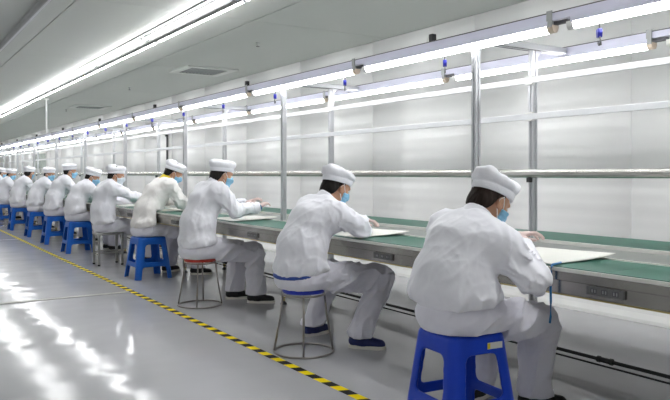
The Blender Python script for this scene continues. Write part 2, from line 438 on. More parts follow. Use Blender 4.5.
# polished shelf rail at eye level
sr = [(X_REAR - .021, 1.176), (X_REAR - .075, 1.176), (X_REAR - .09, 1.182), (X_REAR - .096, 1.195), (X_REAR - .096, 1.213), (X_REAR - .09, 1.226), (X_REAR - .075, 1.232), (X_REAR - .021, 1.232)]
lb(MB().prism_y(sr, LINE_Y0, LINE_Y1), 'shelf_rail', 'steel')
blk = MB().box(-.05, -.0205, -.012, .012, 1.145, 1.175).mesh('rail_bracket', 'dark_grey')
for y in POST_Y: mesh_obj('rail_bracket', blk, None, line, (X_REAR - LX, y - LY, 0))
# worktops, one board a bay, and the belt between them
for k in range(15):
    y0 = POST_Y[k] - 1.2425 if k else LINE_Y0; y1 = POST_Y[k] + 1.2425
    y1 = min(y1, LINE_Y1)
    for x0, x1 in ((X_EDGE, X_FRONT - .021), (X_REAR + .021, X_BACK)):
        t = lb(MB().box(x0, x1, y0 + .001, y1 - .001, Z_TOP - .02, Z_TOP - .003), 'worktop', 'laminate_edge')
        MB().box(x0 + .012, x1 - .006, y0 + .001, y1 - .001, Z_TOP - .003, Z_TOP).build('green_mat', 'green_mat', t)
lb(MB().box(X_FRONT - .0205, X_FRONT - .008, LINE_Y0, LINE_Y1, Z_TOP - .045, Z_TOP + .006), 'belt_edge', 'laminate_edge')
lb(MB().box(X_REAR + .008, X_REAR + .0205, LINE_Y0, LINE_Y1, Z_TOP - .045, Z_TOP + .006), 'belt_edge', 'laminate_edge')
lb(MB().box(X_FRONT + .021, X_REAR - .021, LINE_Y0, LINE_Y1, Z_TOP - .03, Z_TOP - .012), 'conveyor_belt', 'belt_grey')
lb(MB().box(X_FRONT + .021, X_REAR - .021, LINE_Y0, LINE_Y1, Z_TOP - .10, Z_TOP - .035), 'belt_bed', 'dark_grey')
# fascia under the front edge
fx = X_EDGE
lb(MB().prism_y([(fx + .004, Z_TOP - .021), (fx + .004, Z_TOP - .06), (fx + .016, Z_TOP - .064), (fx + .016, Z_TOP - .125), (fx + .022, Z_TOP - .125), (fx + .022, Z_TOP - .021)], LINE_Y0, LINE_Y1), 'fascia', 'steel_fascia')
lb(MB().box(fx + .012, fx + .03, LINE_Y0, LINE_Y1, Z_TOP - .132, Z_TOP - .1255), 'fascia_lip', 'brass_edge')
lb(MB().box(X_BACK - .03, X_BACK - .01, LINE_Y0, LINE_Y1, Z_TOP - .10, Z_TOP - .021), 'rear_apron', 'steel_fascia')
arm_m = MB().box(X_EDGE + .023 - LX, -.021, -.018, .018, Z_TOP - .065, Z_TOP - .0205).mesh('bench_arm', 'aluminium')
arm2_m = MB().box(X_REAR + .021 - LX, X_BACK - .031 - LX, -.018, .018, Z_TOP - .065, Z_TOP - .0205).mesh('bench_arm', 'aluminium')
brace_m = MB().cyl((X_EDGE + .06 - LX, 0, Z_TOP - .066), (-.022, 0, Z_TOP - .15), .014, n=10).mesh('brace', 'dark_grey')
tie_m = MB().box(.021, X_REAR - .021 - LX, -.018, .018, Z_TOP - .14, Z_TOP - .1005).mesh('tie_bar', 'aluminium')
for y in POST_Y:
    for nm, me in (('bench_arm', arm_m), ('bench_arm', arm2_m), ('brace', brace_m), ('tie_bar', tie_m)):
        mesh_obj(nm, me, None, line, (0, y - LY, 0))
# sockets let into the fascia beside each worker
pan_m = MB().box(.004, .0158, -.095, .095, -.106, -.068).mesh('socket_panel', 'socket_grey', bevel=.002)
hol_m = MB().box(.0025, .0042, -.016, .016, -.098, -.076).mesh('socket', 'dark_slot')
pin_m = MB().box(.0015, .0026, -.010, -.004, -.094, -.080).box(.0015, .0026, .004, .010, -.094, -.080).mesh('contact', 'trunk_grey')
SOCK_Y = [1.93, 3.55, 5.4, 7.3, 8.9, 10.5, 12.2, 13.9]
for y in SOCK_Y:
    p = mesh_obj('socket_panel', pan_m, None, line, (X_EDGE - LX, y - LY, Z_TOP))
    for s in (-.055, 0, .055):
        q = mesh_obj('socket', hol_m, None, p, (0, s, 0))
    mesh_obj('contact', pin_m, None, p, (0, -.055, 0)); mesh_obj('contact', pin_m, None, p); mesh_obj('contact', pin_m, None, p, (0, .055, 0))
# low black air pipe clipped to the rear posts
ap = empty('air_pipe', (X_REAR - .045, LINE_Y0, .085)); tag(ap, 'black air pipe running low between the line legs', 'pipe')
MB().cyl((0, 0.01, .012), (0, LINE_Y1 - LINE_Y0, .012), .011, n=10).build('pipe', 'black_plastic', ap, smooth=True)
MB().cyl((-.004, 0.01, -.022), (-.004, LINE_Y1 - LINE_Y0, -.022), .006, n=10).build('pipe', 'black_plastic', ap, smooth=True)
cpl = MB().cyl((0, -.035, .012), (0, .035, .012), .016, n=12).cyl((0, -.05, .012), (0, -.035, .012), .02, n=12).cyl((0, .035, .012), (0, .05, .012), .02, n=12).mesh('coupling', 'black_plastic')
for y in (2.6, 5.02, 7.6, 10, 12.6): mesh_obj('coupling', cpl, None, ap, (0, y - LINE_Y0, 0))

# ------------------------------------------------------------------ lamps on the line
tube_prof = []
for k in range(11):
    a = math.pi * k / 10
    tube_prof.append((-.024 * math.cos(a), -.008 - .028 * math.sin(a)))
tube_prof = [(-.024, .004)] + tube_prof + [(.024, .004)]
GAP, PITCH = .17, 1.87
dif_m = MB().prism_y([(px, pz) for px, pz in tube_prof], -(PITCH - GAP) / 2, (PITCH - GAP) / 2).mesh('diffuser', 'tube_line', smooth=False)
bas_m = MB().box(-.0245, .0245, -(PITCH - GAP) / 2 - .01, (PITCH - GAP) / 2 + .01, .0045, .0265).box(-.030, -.0245, -(PITCH - GAP) / 2 - .01, (PITCH - GAP) / 2 + .01, -.001, .0265).box(.0245, .030, -(PITCH - GAP) / 2 - .01, (PITCH - GAP) / 2 + .01, -.001, .0265).mesh('base_strip', 'lilac_housing')
cap_m = MB().prism_y([(px * 1.05, pz * 1.05) for px, pz in tube_prof], -.02, .02).mesh('end_cap', 'white_plastic')
cap2_m = MB().prism_y([(px * 1.03, pz * 1.03) for px, pz in tube_prof], -.02, .02).mesh('end_cap', 'tube_end')
plug_m = MB().box(-.012, .012, -.045, .045, -.008, .01).mesh('connector', 'dark_slot')
clamp_m = MB().prism_y([(-.029, -.01), (.029, -.01), (.029, .0775), (.0235, .0775), (.0235, .0225), (-.0235, .0225), (-.0235, .0775), (-.029, .0775)], -.018, .018).mesh('clamp', 'trunk_grey')
def line_lamps(xc, label, group):
    y = 2.48 - PITCH / 2
    while y < 35.5:
        r = empty('batten_light', (xc, y, 2.001)); tag(r, label, 'light', group)
        mesh_obj('diffuser', dif_m, None, r); mesh_obj('base_strip', bas_m, None, r)
        L = (PITCH - GAP) / 2
        mesh_obj('end_cap', cap2_m, None, r, (0, -L - .0205, 0)); mesh_obj('end_cap', cap_m, None, r, (0, L + .0205, 0))
        mesh_obj('connector', plug_m, None, r, (0, L + .087, .012))
        mesh_obj('clamp', clamp_m, None, r, (0, -L + .055 - .075, .004))
        y += PITCH
line_lamps(X_FRONT - .056, 'white batten light under the rail on the workers\' side of the line', 'batten lights above the front bench')
line_lamps(X_RL, 'white batten light under the rail on the wall side of the line', 'batten lights above the rear bench')

hk_b = MB().prism_y([(-.016, 0), (.016, 0), (.02, -.022), (.012, -.045), (-.012, -.045), (-.02, -.022)], -.012, .012).mesh('grip', 'hook_blue', bevel=.003)
hk_p = [(.0 + .02 * math.sin(a), 0, -.064 - .019 * math.cos(a)) for a in [math.radians(t) for t in range(-150, 130, 20)]]
hk_h = MB().tube(hk_p, .0042, 8).tube([(-.010, 0, -.04), (-.024, 0, -.062), (-.030, 0, -.088)], .0042, 8).mesh('hook', 'dark_grey', smooth=True)
hk_s = MB().tube([(0, 0, 0), (0, 0, .028)], .004, 8).mesh('strap', 'black_plastic')
for k in range(18):
    r = empty('spring_clip', (X_FRONT - .056, 1.09 + 1.16 * k, 1.938), .9); tag(r, 'small blue spring clip hanging under the batten lights', 'clip', 'blue clips under the lamps')
    mesh_obj('grip', hk_b, None, r); mesh_obj('hook', hk_h, None, r); mesh_obj('strap', hk_s, None, r)
jb = MB().box(-.018, .018, -.018, .018, 0, .05).mesh('box', 'black_plastic', bevel=.003)
jt = MB().tube([(0, 0, .05), (0, .005, .058), (0, .03, .058), (0, .05, .03), (0, .06, .0)], .004, 6).mesh('wire', 'white_plastic')
for k in range(9):
    r = empty('junction_box', (X_FRONT - .056, 3.53 + 2.79 * k - 2.79, 2.0742)); tag(r, 'small black junction box sitting on the lamp rail', 'junction box', 'junction boxes on the lamp rail')
    mesh_obj('box', jb, None, r); mesh_obj('wire', jt, None, r)

# wall items
r = empty('wall_conduit', (X_WALL - .02, 14.5, 1.5)); tag(r, 'short dark conduit strip fixed upright on the white wall', 'conduit')
MB().box(-.03, .0, -.03, .03, 0, .5).build('channel', 'dark_grey', r, bevel=.004)
MB().box(-.05, .0, -.035, .035, .5, .54).build('cap', 'black_plastic', r, bevel=.004)
r = empty('notice_board', (X_WALL - .012, 28.8, 1.42)); tag(r, 'grey-green board hung on the white wall far down the line', 'board')
MB().box(-.02, 0, -1.3, 1.3, 0, .55).build('panel', 'board_green', r)
MB().box(-.03, .0, -1.34, -1.3, -.04, .59).box(-.03, 0, 1.3, 1.34, -.04, .59).box(-.03, 0, -1.3, 1.3, .55, .59).box(-.03, 0, -1.3, 1.3, -.04, 0).build('frame', 'white_plastic', r)

# ================================================================== STOOLS
HS = 0.43
def stool_fn(P):
    x, y, z = P[:, 0], P[:, 1], P[:, 2]
    wz = .205 - .055 * z / HS
    def sq(wd, r):
        qx, qy = np.abs(x) - (wd - r), np.abs(y) - (wd - r)
        return np.hypot(np.maximum(qx, 0), np.maximum(qy, 0)) + np.minimum(np.maximum(qx, qy), 0) - r
    outer = smax(sq(wz, .045), z - HS, .022)
    inner = np.maximum(sq(wz - .016, .035), z - (HS - .016))
    dd = smax(outer, -inner, .004)
    for u in (x, y):
        a = np.abs(u)
        win = smax(smax(a - (wz - .076), z - .352, .03), .175 - z, .03)
        arch = smax(a - (wz - .062), z - .125, .03)
        dd = smax(dd, -win, .008); dd = smax(dd, -arch, .008)
    return np.maximum(dd, .0 - z)
sv, sf = surface_nets(stool_fn, (-.23, -.23, -.012), (.23, .23, HS + .012), .0065)
st_meshes = {k: np_mesh('stool_shell', sv, sf, k) for k in ('stool_blue', 'stool_sky')}
hole_m = MB().cyl((0, 0, HS + .0004), (0, 0, HS + .0012), .018, n=16).mesh('finger_hole', 'dark_slot')
def blue_stool(x, y, rz, label, m, sc=(1.08, 1.08, 1.105)):
    r = empty('plastic_stool', (x, y, 0), rz); r.scale = sc; tag(r, label, 'stool', 'blue plastic stools along the line')
    mesh_obj('stool_shell', st_meshes[m], None, r); mesh_obj('finger_hole', hole_m, None, r)
    return r
def wire_stool(x, y, m, label):
    r = empty('wire_stool', (x, y, 0), .25); tag(r, label, 'stool', 'round wire stools along the line')
    MB().cyl((0, 0, .405), (0, 0, .42), .14, .147, 40).cyl((0, 0, .42), (0, 0, .43), .147, .143, 40).build('seat', m, r, smooth=False)
    MB().tube([(.14 * math.cos(a), .14 * math.sin(a), .392) for a in np.linspace(0, 2 * math.pi, 40, endpoint=False)], .007, 8, True).build('seat_ring', 'wire_steel', r, smooth=True)
    MB().tube([(.2 * math.cos(a), .2 * math.sin(a), .008) for a in np.linspace(0, 2 * math.pi, 56, endpoint=False)], .0075, 8, True).build('floor_ring', 'wire_steel', r, smooth=True)
    for k in range(4):
        a = math.pi / 4 + k * math.pi / 2
        MB().tube([(.14 * math.cos(a), .14 * math.sin(a), .39), (.155 * math.cos(a), .155 * math.sin(a), .25), (.198 * math.cos(a), .198 * math.sin(a), .014)], .0072, 8).build('leg', 'wire_steel', r, smooth=True)
def square_stool(x, y, label):
    r = empty('square_stool', (x, y, 0)); tag(r, label, 'stool')
    MB().box(-.17, .17, -.15, .15, .40, .43).build('seat', 'grey_tube', r, bevel=.006)
    for sx in (-1, 1):
        for sy in (-1, 1):
            l = MB().box(sx * .15 - .014, sx * .15 + .014, sy * .13 - .014, sy * .13 + .014, .02, .40).build('leg', 'grey_tube', r)
            MB().cyl((sx * .15, sy * .13, 0), (sx * .15, sy * .13, .02), .017, n=10).build('rubber_foot', 'black_plastic', l)
    for s in (-1, 1):
        MB().box(s * .15 - .01, s * .15 + .01, -.116, .116, .14, .16).build('stretcher', 'grey_tube', r)
        MB().box(-.136, .136, s * .13 - .01, s * .13 + .01, .16, .18).build('stretcher', 'grey_tube', r)

# ================================================================== PEOPLE
# --- shared head furniture in head space (face towards +X, origin between the ears)
def head_d(P, nose=True):
    d = ell(P, (-.012, 0, .038), (.098, .076, .088))
    d = smin(d, ell(P, (.030, 0, -.045), (.062, .056, .075)), .04)
    d = smin(d, ell(P, (.055, 0, -.095), (.032, .034, .026)), .03)
    d = smin(d, rcone(P, (.082, -.03, .022), (.082, .03, .022), .012, .012), .02)
    for s in (-1, 1):
        d = smax(d, -ell(P, (.098, s * .031, .002), (.018, .017, .012)), .012)
        d = smin(d, ell(P, (.052, s * .048, -.028), (.026, .018, .022)), .02)
    if nose:
        d = smin(d, rcone(P, (.088, 0, .004), (.106, 0, -.033), .009, .013), .012)
        for s in (-1, 1): d = smin(d, ell(P, (.096, s * .012, -.036), (.012, .009, .009)), .006)
        d = smin(d, ell(P, (.088, 0, -.066), (.012, .024, .007)), .008)
        d = smin(d, ell(P, (.086, 0, -.077), (.012, .021, .007)), .008)
        for s in (-1, 1):
            e = ell(P, (-.006, s * .079, -.012), (.019, .009, .034))
            e = smax(e, -ell(P, (-.002, s * .089, -.010), (.010, .007, .021)), .006)
            d = smin(d, e, .008)
    return d
def hair_fn(P):
    x, y, z = P[:, 0], P[:, 1], P[:, 2]
    d = smin(ell(P, (-.014, 0, .036), (.104, .083, .094)), rcone(P, (-.055, -.03, -.045), (-.055, .03, -.045), .045, .045), .05)
    face = np.where(z > -.02, x - (.012 + .1 * np.maximum(z, 0)), x + .028 + (-.02 - z) * .5)
    face = smax(face, -(rcone(P, (-.002, -.12, -.016), (-.002, .12, -.016), .026, .026)), .01)
    nape = -.078 - z + .25 * (x + .07)
    tex = .0016 * np.sin(x * 330 + 3 * np.sin(y * 60)) * np.sin(y * 310 + z * 90)
    return smax(smax(d + tex, face, .012), nape, .015)
hv, hf = surface_nets(hair_fn, (-.14, -.11, -.12), (.09, .11, .15), .005)
hair_meshes = {k: np_mesh('hair', hv, hf, k) for k in ('hair', 'hair_brown')}
def mask_fn(P):
    x, y, z = P[:, 0], P[:, 1], P[:, 2]
    d = head_d(P, False)
    d = smin(d, rcone(P, (.088, 0, .0), (.104, 0, -.035), .01, .016), .03) - .008
    pleat = .0012 * np.sin(z * 300)
    reg = smax(smax(z - (.0 + .10 * (x - .09) - .25 * np.abs(y)), -.112 - z, .01), .030 - x - .15 * (z + .05), .008)
    return smax(d + pleat, reg, .006)
mv, mf = surface_nets(mask_fn, (0, -.1, -.14), (.14, .1, .03), .0045)
mask_meshes = {k: np_mesh('mask', mv, mf, k) for k in ('mask_blue', 'mask_white')}
strap_meshes = {s: MB().tube([(.040, s * .063, -.022), (.018, s * .078, -.004), (-.006, s * .088, .022), (-.022, s * .084, .0), (-.016, s * .078, -.035), (.010, s * .070, -.06), (.036, s * .055, -.078)], .0022, 6).mesh('ear_loop', 'strap_white', smooth=True) for s in (-1, 1)}
eye_mesh = MB().cyl((0, 0, 0), (0.001, 0, 0), .001, n=6)
eye_mesh.bm.clear(); bmesh.ops.create_uvsphere(eye_mesh.bm, u_segments=12, v_segments=8, radius=.0115)
eye_mesh = eye_mesh.mesh('eye', 'eye_white', smooth=True)
iris = MB(); bmesh.ops.create_uvsphere(iris.bm, u_segments=10, v_segments=6, radius=.0058)
iris = iris.mesh('iris', 'eye_dark', smooth=True)
brow_m = MB().tube([(.0885, -.014, .026), (.0885, 0, .030), (.082, .018, .026)], .004, 6).mesh('eyebrow', 'hair', smooth=True)

def cap_mesh(seed):
    rnd = random.Random(seed)
    ph = [rnd.uniform(0, 6.28) for _ in range(8)]
    N = 64
    profile = [(-.004, 1.00), (.0, 1.045), (.034, 1.06), (.038, 1.03), (.044, 1.08), (.06, 1.17), (.08, 1.20), (.098, 1.15), (.111, 1.0), (.119, .75), (.122, .4), (.122, .12)]
    V = []
    for j, (z, s) in enumerate(profile):
        for i in range(N):
            a = 2 * math.pi * i / N
            puff = max(0, min(1, (z - .038) / .03))
            wr = puff * (.030 * math.sin(5 * a + ph[0] + z * 30) + .022 * math.sin(9 * a + ph[1] - z * 40) + .014 * math.sin(15 * a + ph[2] + z * 50))
            zz = z + puff * (.009 * math.sin(2 * a + ph[3]) + .006 * math.sin(3 * a + ph[4]) + .005 * math.sin(7 * a + ph[5] + z * 40)) - .010 * puff * math.cos(a)
            r = s + wr
            V.append((-.010 + .108 * r * math.cos(a), .089 * r * math.sin(a), zz * .82))
    F = []
    for j in range(len(profile) - 1):
        for i in range(N):
            F.append((j * N + i, j * N + (i + 1) % N, (j + 1) * N + (i + 1) % N, (j + 1) * N + i))
    F.append(tuple((len(profile) - 1) * N + i for i in range(N)))
    F.append(tuple(reversed(range(N))))
    return np_mesh('cap', V, F, 'cap_cloth')
CAPS = [cap_mesh(s) for s in range(4)]
seam_mesh = MB().tube([(-.010 + .104 * 1.052 * math.cos(a), .0855 * 1.052 * math.sin(a), .0375) for a in np.linspace(0, 2 * math.pi, 48, endpoint=False)], .003, 6, True).mesh('cap_seam', 'cap_seam', smooth=True)
badge_mesh = MB().cyl((0, 0, 0), (0.003, 0, 0), .012, n=16).mesh('cap_badge', 'badge_gold')

# --- hand: fingers along +X, back of the hand +Z, thumb on +Y side
def hand_fn(P):
    d = ell(P, (.045, 0, 0), (.050, .040, .017))
    d = smin(d, rcone(P, (-.03, 0, 0), (.02, 0, 0), .026, .024), .02)
    for yy, L, dz in ((.030, .068, 0), (.010, .078, .002), (-.010, .072, .001), (-.029, .055, -.003)):
        k0 = np.array([.082, yy, dz]); k1 = k0 + np.array([L * .45, yy * .10, -.006]); k2 = k1 + np.array([L * .28, 0, -.018]); k3 = k2 + np.array([L * .14, 0, -.018])
        f = np.minimum(np.minimum(rcone(P, (.05, yy * .8, dz), k0, .010, .0095), rcone(P, k0, k1, .0095, .0085)), np.minimum(rcone(P, k1, k2, .0085, .0078), rcone(P, k2, k3, .0078, .0068)))
        d = smin(d, f, .006)
    t0, t1, t2, t3 = np.array([.015, .025, -.006]), np.array([.045, .050, -.016]), np.array([.072, .060, -.026]), np.array([.095, .056, -.034])
    f = np.minimum(np.minimum(rcone(P, t0, t1, .015, .0115), rcone(P, t1, t2, .0115, .0098)), rcone(P, t2, t3, .0098, .008))
    return smin(d, f, .010)
HANDV, HANDF = surface_nets(hand_fn, (-.065, -.075, -.075), (.20, .095, .045), .0042)

# --- shoe: toe along +X, origin under the ankle
def shoe_fn(P):
    Q = P.copy(); Q[:, 1] *= 1.05
    d = rcone(Q, (-.045, 0, .05), (.02, 0, .052), .042, .044)
    d = smin(d, rcone(Q, (.02, 0, .048), (.135, .004, .030), .042, .036), .04)
    d = smax(d, .018 - P[:, 2], .006)
    cuff = P[:, 2] - (.082 - .2 * np.abs(P[:, 0] - .02))
    d = smax(d, P[:, 2] - .088, .01)
    return smax(d, -rcone(P, (-.01, 0, .075), (.0, 0, .15), .03, .036), .006)
SHV, SHF = surface_nets(shoe_fn, (-.11, -.06, 0), (.19, .06, .11), .006)
shoe_meshes = {k: np_mesh('shoe', SHV, SHF, k) for k in ('shoe_navy', 'shoe_black', 'shoe_white')}
outl = []
for i in range(28):
    a = 2 * math.pi * i / 28; ca, sa = math.cos(a), math.sin(a)
    outl.append((.045 + .132 * math.copysign(abs(ca) ** .75, ca), (.040 + .006 * ca) * math.copysign(abs(sa) ** .75, sa)))
sole_mesh = MB().prism_z(outl, 0.0, .024).mesh('sole', 'sole_white', bevel=.003)
lace_mesh = MB().tube([(.045, -.035, .076), (.05, 0, .090), (.045, .035, .076)], .004, 6).tube([(.07, -.034, .068), (.075, 0, .080), (.07, .034, .068)], .004, 6).mesh('strap', 'shoe_black', smooth=True)

NT = np.random.RandomState(5).rand(32, 32, 32)
def vnoise(Q):
    I = np.floor(Q).astype(int); f = Q - I; f = f * f * (3 - 2 * f); J = I + 1
    I &= 31; J &= 31
    x0, y0, z0 = I.T; x1, y1, z1 = J.T; fx_, fy_, fz_ = f.T
    a = NT[x0, y0, z0] * (1 - fx_) + NT[x1, y0, z0] * fx_; b_ = NT[x0, y1, z0] * (1 - fx_) + NT[x1, y1, z0] * fx_
    c = NT[x0, y0, z1] * (1 - fx_) + NT[x1, y0, z1] * fx_; d_ = NT[x0, y1, z1] * (1 - fx_) + NT[x1, y1, z1] * fx_
    return (a * (1 - fy_) + b_ * fy_) * (1 - fz_) + (c * (1 - fy_) + d_ * fy_) * fz_
def fold(P, seed, d, amp, freq, run, along=.3, sharp=2.0):
    """cloth folds: irregular ridges that run along the direction `run`; only evaluated near the surface"""
    out = np.zeros(len(P)); m = np.abs(d) < .05
    if not m.any(): return out
    Q = P[m]; rv = np.asarray(run, float); rv = rv / np.linalg.norm(rv)
    Q = Q + .02 * np.sin(Q[:, [1, 2, 0]] * 14 + seed)
    Q = (Q - np.outer(Q @ rv, rv) * (1 - along)) * freq + 7.3 * (seed % 13) + 3.1
    r = 1 - np.abs(2 * vnoise(Q) - 1)
    r2 = 1 - np.abs(2 * vnoise(Q * 1.9 + 5.7) - 1)
    out[m] = -amp * (r ** sharp - .4) - amp * .35 * (r2 ** sharp - .4)
    return out

def to4(R, t):
    M = Matrix.Identity(4)
    for i in range(3):
        for j in range(3): M[i][j] = float(R[i][j])
        M[i][3] = float(t[i])
    return M

def person(label, sx, sy, head, pitch, yaw=0.0, roll=0.0, arms=None, feet=None, knees=None, zs=HS, res=.011, coat='coverall', hair='hair', mask='mask_blue', shoe='shoe_black',
           seed=0, hunch=.05, shoulders=.185, undershirt=None, yellow=False, pink=False, width=.70, kneez=.035, hem_up=.10, glove=False, wrist_up=0.0, band=False, seat_r=None, drop=0.0):
    root = empty('person', (sx, sy, 0)); tag(root, label, 'person', 'workers seated along the line')
    A = lambda *v: np.array(v, float)
    Hc = A(head[0], head[1], head[2] - .143)
    R = rot_z(yaw) @ rot_y(pitch) @ rot_x(roll)
    nk = Hc + R @ A(-.030, 0, -.075)
    N = A(Hc[0] - .075 - .06 * math.sin(pitch), Hc[1] * .6, Hc[2] - .122 + .06 * math.sin(pitch))
    P0 = A(-.045, 0, zs + .105)
    P1 = P0 * .62 + N * .38 + A(-hunch, 0, 0)
    P2 = P0 * .22 + N * .78 + A(-hunch * .9, 0, -.02)
    SH = {s: N + A(-.015, s * shoulders, -.042 - (drop if s < 0 else 0)) for s in (-1, 1)}
    arms = arms or {}
    EL, WR, HD = {}, {}, {}
    for s in (-1, 1):
        e, wv = arms.get(s, (None, None))
        EL[s] = A(*e) if e else A(N[0] + .16, s * .27, max(Z_TOP + .03, N[2] - .27))
        WR[s] = A(*wv) if wv else A(N[0] + .36, s * .10, Z_TOP + .055)
        # keep natural segment lengths
        v = EL[s] - SH[s]; L = np.linalg.norm(v); EL[s] = SH[s] + v / L * min(max(L, .21), .31)
        if EL[s][0] > X_EDGE - sx - .09: EL[s][2] = max(EL[s][2], Z_TOP + .066)
        WR[s][2] = max(WR[s][2], Z_TOP + .085)
        v = WR[s] - EL[s]; L = np.linalg.norm(v); WR[s] = EL[s] + v / L * min(max(L, .21), .27)
        WR[s][2] = max(WR[s][2], Z_TOP + .085)
    feet = feet or {-1: (.52, -.13), 1: (.50, .17)}
    knees = knees or {-1: (.50, -.12), 1: (.48, .15)}
    HP = {s: A(-.01, s * .088, zs + .092) for s in (-1, 1)}
    KN = {s: A(knees[s][0], knees[s][1], zs + kneez) for s in (-1, 1)}
    AN = {s: A(feet[s][0], feet[s][1], .085) for s in (-1, 1)}
    wsc = A(1, width, 1)
    def clear_bench(P, d, gap=.014):
        q = np.maximum(np.maximum(X_EDGE - sx - .008 - P[:, 0], (Z_TOP - .141) - P[:, 2]), P[:, 2] - (Z_TOP + gap))
        return np.maximum(d, -q)
    up = (nk - N) / np.linalg.norm(nk - N)

    def torso(P, grow):
        Q = P * wsc
        P0s, P1s, P2s, Ns = [v * wsc for v in (P0, P1, P2, N)]
        d = rcone(Q, P0s + A(0, 0, -.02), P1s, .122 + grow, .130 + grow)
        d = smin(d, rcone(Q, P1s, P2s, .130 + grow, .120 + grow), .06)
        d = smin(d, rcone(Q, P2s + A(.01, 0, 0), Ns + A(-.01, 0, -.03), .112 + grow, .058 + grow), .07)
        for s in (-1, 1):
            d = smin(d, rcone(P, N + A(-.02, s * .045, -.03), SH[s], .062 + grow, .066 + grow), .06)
            d = smin(d, rcone(P, P2 + A(.0, s * .06, .0), SH[s] + A(-.02, -s * .03, -.03), .09 + grow, .07 + grow), .06)
        return d
    def sleeve(P, s, grow):
        d = rcone(P, SH[s], EL[s], .073 + grow, .060 + grow)
        fd = (WR[s] - EL[s]) / np.linalg.norm(WR[s] - EL[s])
        f = rcone(P, EL[s], WR[s] + fd * .05, .060 + grow, .040 + grow)
        f = smax(f, (P - WR[s]) @ fd - .012, .008)
        ud = EL[s] - SH[s]
        side = np.cross(ud, A(0, s * .3, 1)); side /= np.linalg.norm(side)
        m_ = smin(d, f, .03)
        return m_ + fold(P, seed * 7 + s + 11, m_, .023, 15, side + .9 * ud / np.linalg.norm(ud), .35, 3.0)
    hem = zs + hem_up
    def jacket_fn(P):
        d = torso(P, .012)
        # blouse out above the gathered hem
        zz = P[:, 2]
        d = d - .026 * np.exp(-((zz - hem - .06) / .06) ** 2)
        gate = .5 + 1.0 * np.exp(-((zz - hem - .03) / .09) ** 2)
        d = d + gate * (fold(P, seed + 3, d, .013, 8, (.35, .30, -.8), .3, 3.0) + fold(P, seed + 6, d, .008, 16, (.3, -.5, .8), .3, 3.0))
        for s in (-1, 1): d = smin(d, sleeve(P, s, .004), .030)
        cut = hem + .15 * (P[:, 0] + .15) - zz
        return clear_bench(P, smax(d, cut, .022))
    allp = np.array([P0, P1, P2, N, *SH.values(), *EL.values(), *WR.values()])
    V, F = surface_nets(jacket_fn, allp.min(0) - .21, allp.max(0) + .14, res)
    mesh_obj('jacket', np_mesh('jacket', V, F, coat), None, root)

    def trouser_fn(P):
        Q = P * A(1, .80, 1)
        d = ell(Q, (-.035, 0, zs + .068), (.158, .158, .108))
        d = smin(d, rcone(Q, P0 * A(1, .8, 1), (P0 * .7 + P1 * .3) * A(1, .8, 1), .118, .115), .04)
        d = d + fold(P, seed + 23, d, .006, 16, (.6, .2, .3), .3)
        for s in (-1, 1):
            t = rcone(P, HP[s], KN[s], .106, .086)
            t = t + fold(P, seed + 29 + s, t, .028, 12, (.85, .25 * s, .6), .3, 3.0)
            sv_ = AN[s] - KN[s]
            c = rcone(P, KN[s], AN[s], .084, .080)
            c = c + fold(P, seed + 37 + s, c, .026, 11, (.35, .3 * s, 1), .28, 3.0) - .006 * np.exp(-((P[:, 2] - .11) / .04) ** 2)
            l = smin(t, c, .035)
            d = smin(d, l, .030 if s else .03)
        d = smax(d, .078 - P[:, 2], .008)
        flat = np.where((np.maximum(np.abs(P[:, 0]), np.abs(P[:, 1])) < .178) if seat_r is None else (np.hypot(P[:, 0], P[:, 1]) < seat_r), (zs + .004) - P[:, 2], -1.0)
        return clear_bench(P, np.maximum(d, flat))
    allp = np.array([P0, *HP.values(), *KN.values(), *AN.values()])
    V, F = surface_nets(trouser_fn, allp.min(0) - A(.17, .17, .03), allp.max(0) + A(.12, .12, .12), res)
    mesh_obj('trousers', np_mesh('trousers', V, F, 'trouser'), None, root)

    # body: one mesh of skin: trunk and limbs, head with neck, two hands
    def body_fn(P):
        d = torso(P, -.022)
        for s in (-1, 1):
            d = smin(d, rcone(P, SH[s], EL[s], .048, .040), .02); d = smin(d, rcone(P, EL[s], WR[s], .040, .028), .02)
            d = smin(d, rcone(P, HP[s], KN[s], .072, .055), .03); d = smin(d, rcone(P, KN[s], AN[s], .052, .038), .02)
            fa = feet[s][2] if len(feet[s]) > 2 else s * .2
            d = smin(d, rcone(P, AN[s] + A(-.02 * math.cos(fa), -.02 * math.sin(fa), -.035), AN[s] + A(.08 * math.cos(fa), .08 * math.sin(fa), -.045), .026, .022), .02)
            d = smin(d, rcone(P, AN[s], AN[s] + A(-.012, 0, -.03), .038, .030), .02)
        d = clear_bench(P, d, .03)
        return np.maximum(d, np.minimum(zs + .02 - P[:, 2], np.abs(P[:, 0]) * 0 + np.where(P[:, 0] > .2, -1.0, 1.0)))
    allp = np.array([P0, P1, P2, N, *SH.values(), *EL.values(), *WR.values(), *KN.values(), *AN.values()])
    V1, F1 = surface_nets(body_fn, allp.min(0) - A(.16, .16, .09), allp.max(0) + .12, .018 if res < .012 else .026)
    def headneck_fn(P):
        d = head_d((P - Hc) @ R)
        return smax(smin(d, rcone(P, Hc + R @ A(-.028, 0, -.035), N + A(0, 0, -.03), .054, .062), .03), N[2] - .05 - P[:, 2], .01)
    V2, F2 = surface_nets(headneck_fn, np.minimum(Hc, N) - A(.14, .14, .10), np.maximum(Hc, N) + .15, .0055 if res < .013 else .008)
    VV, FF = [V1, V2], [F1, F2 + len(V1)]
    off = len(V1) + len(V2)
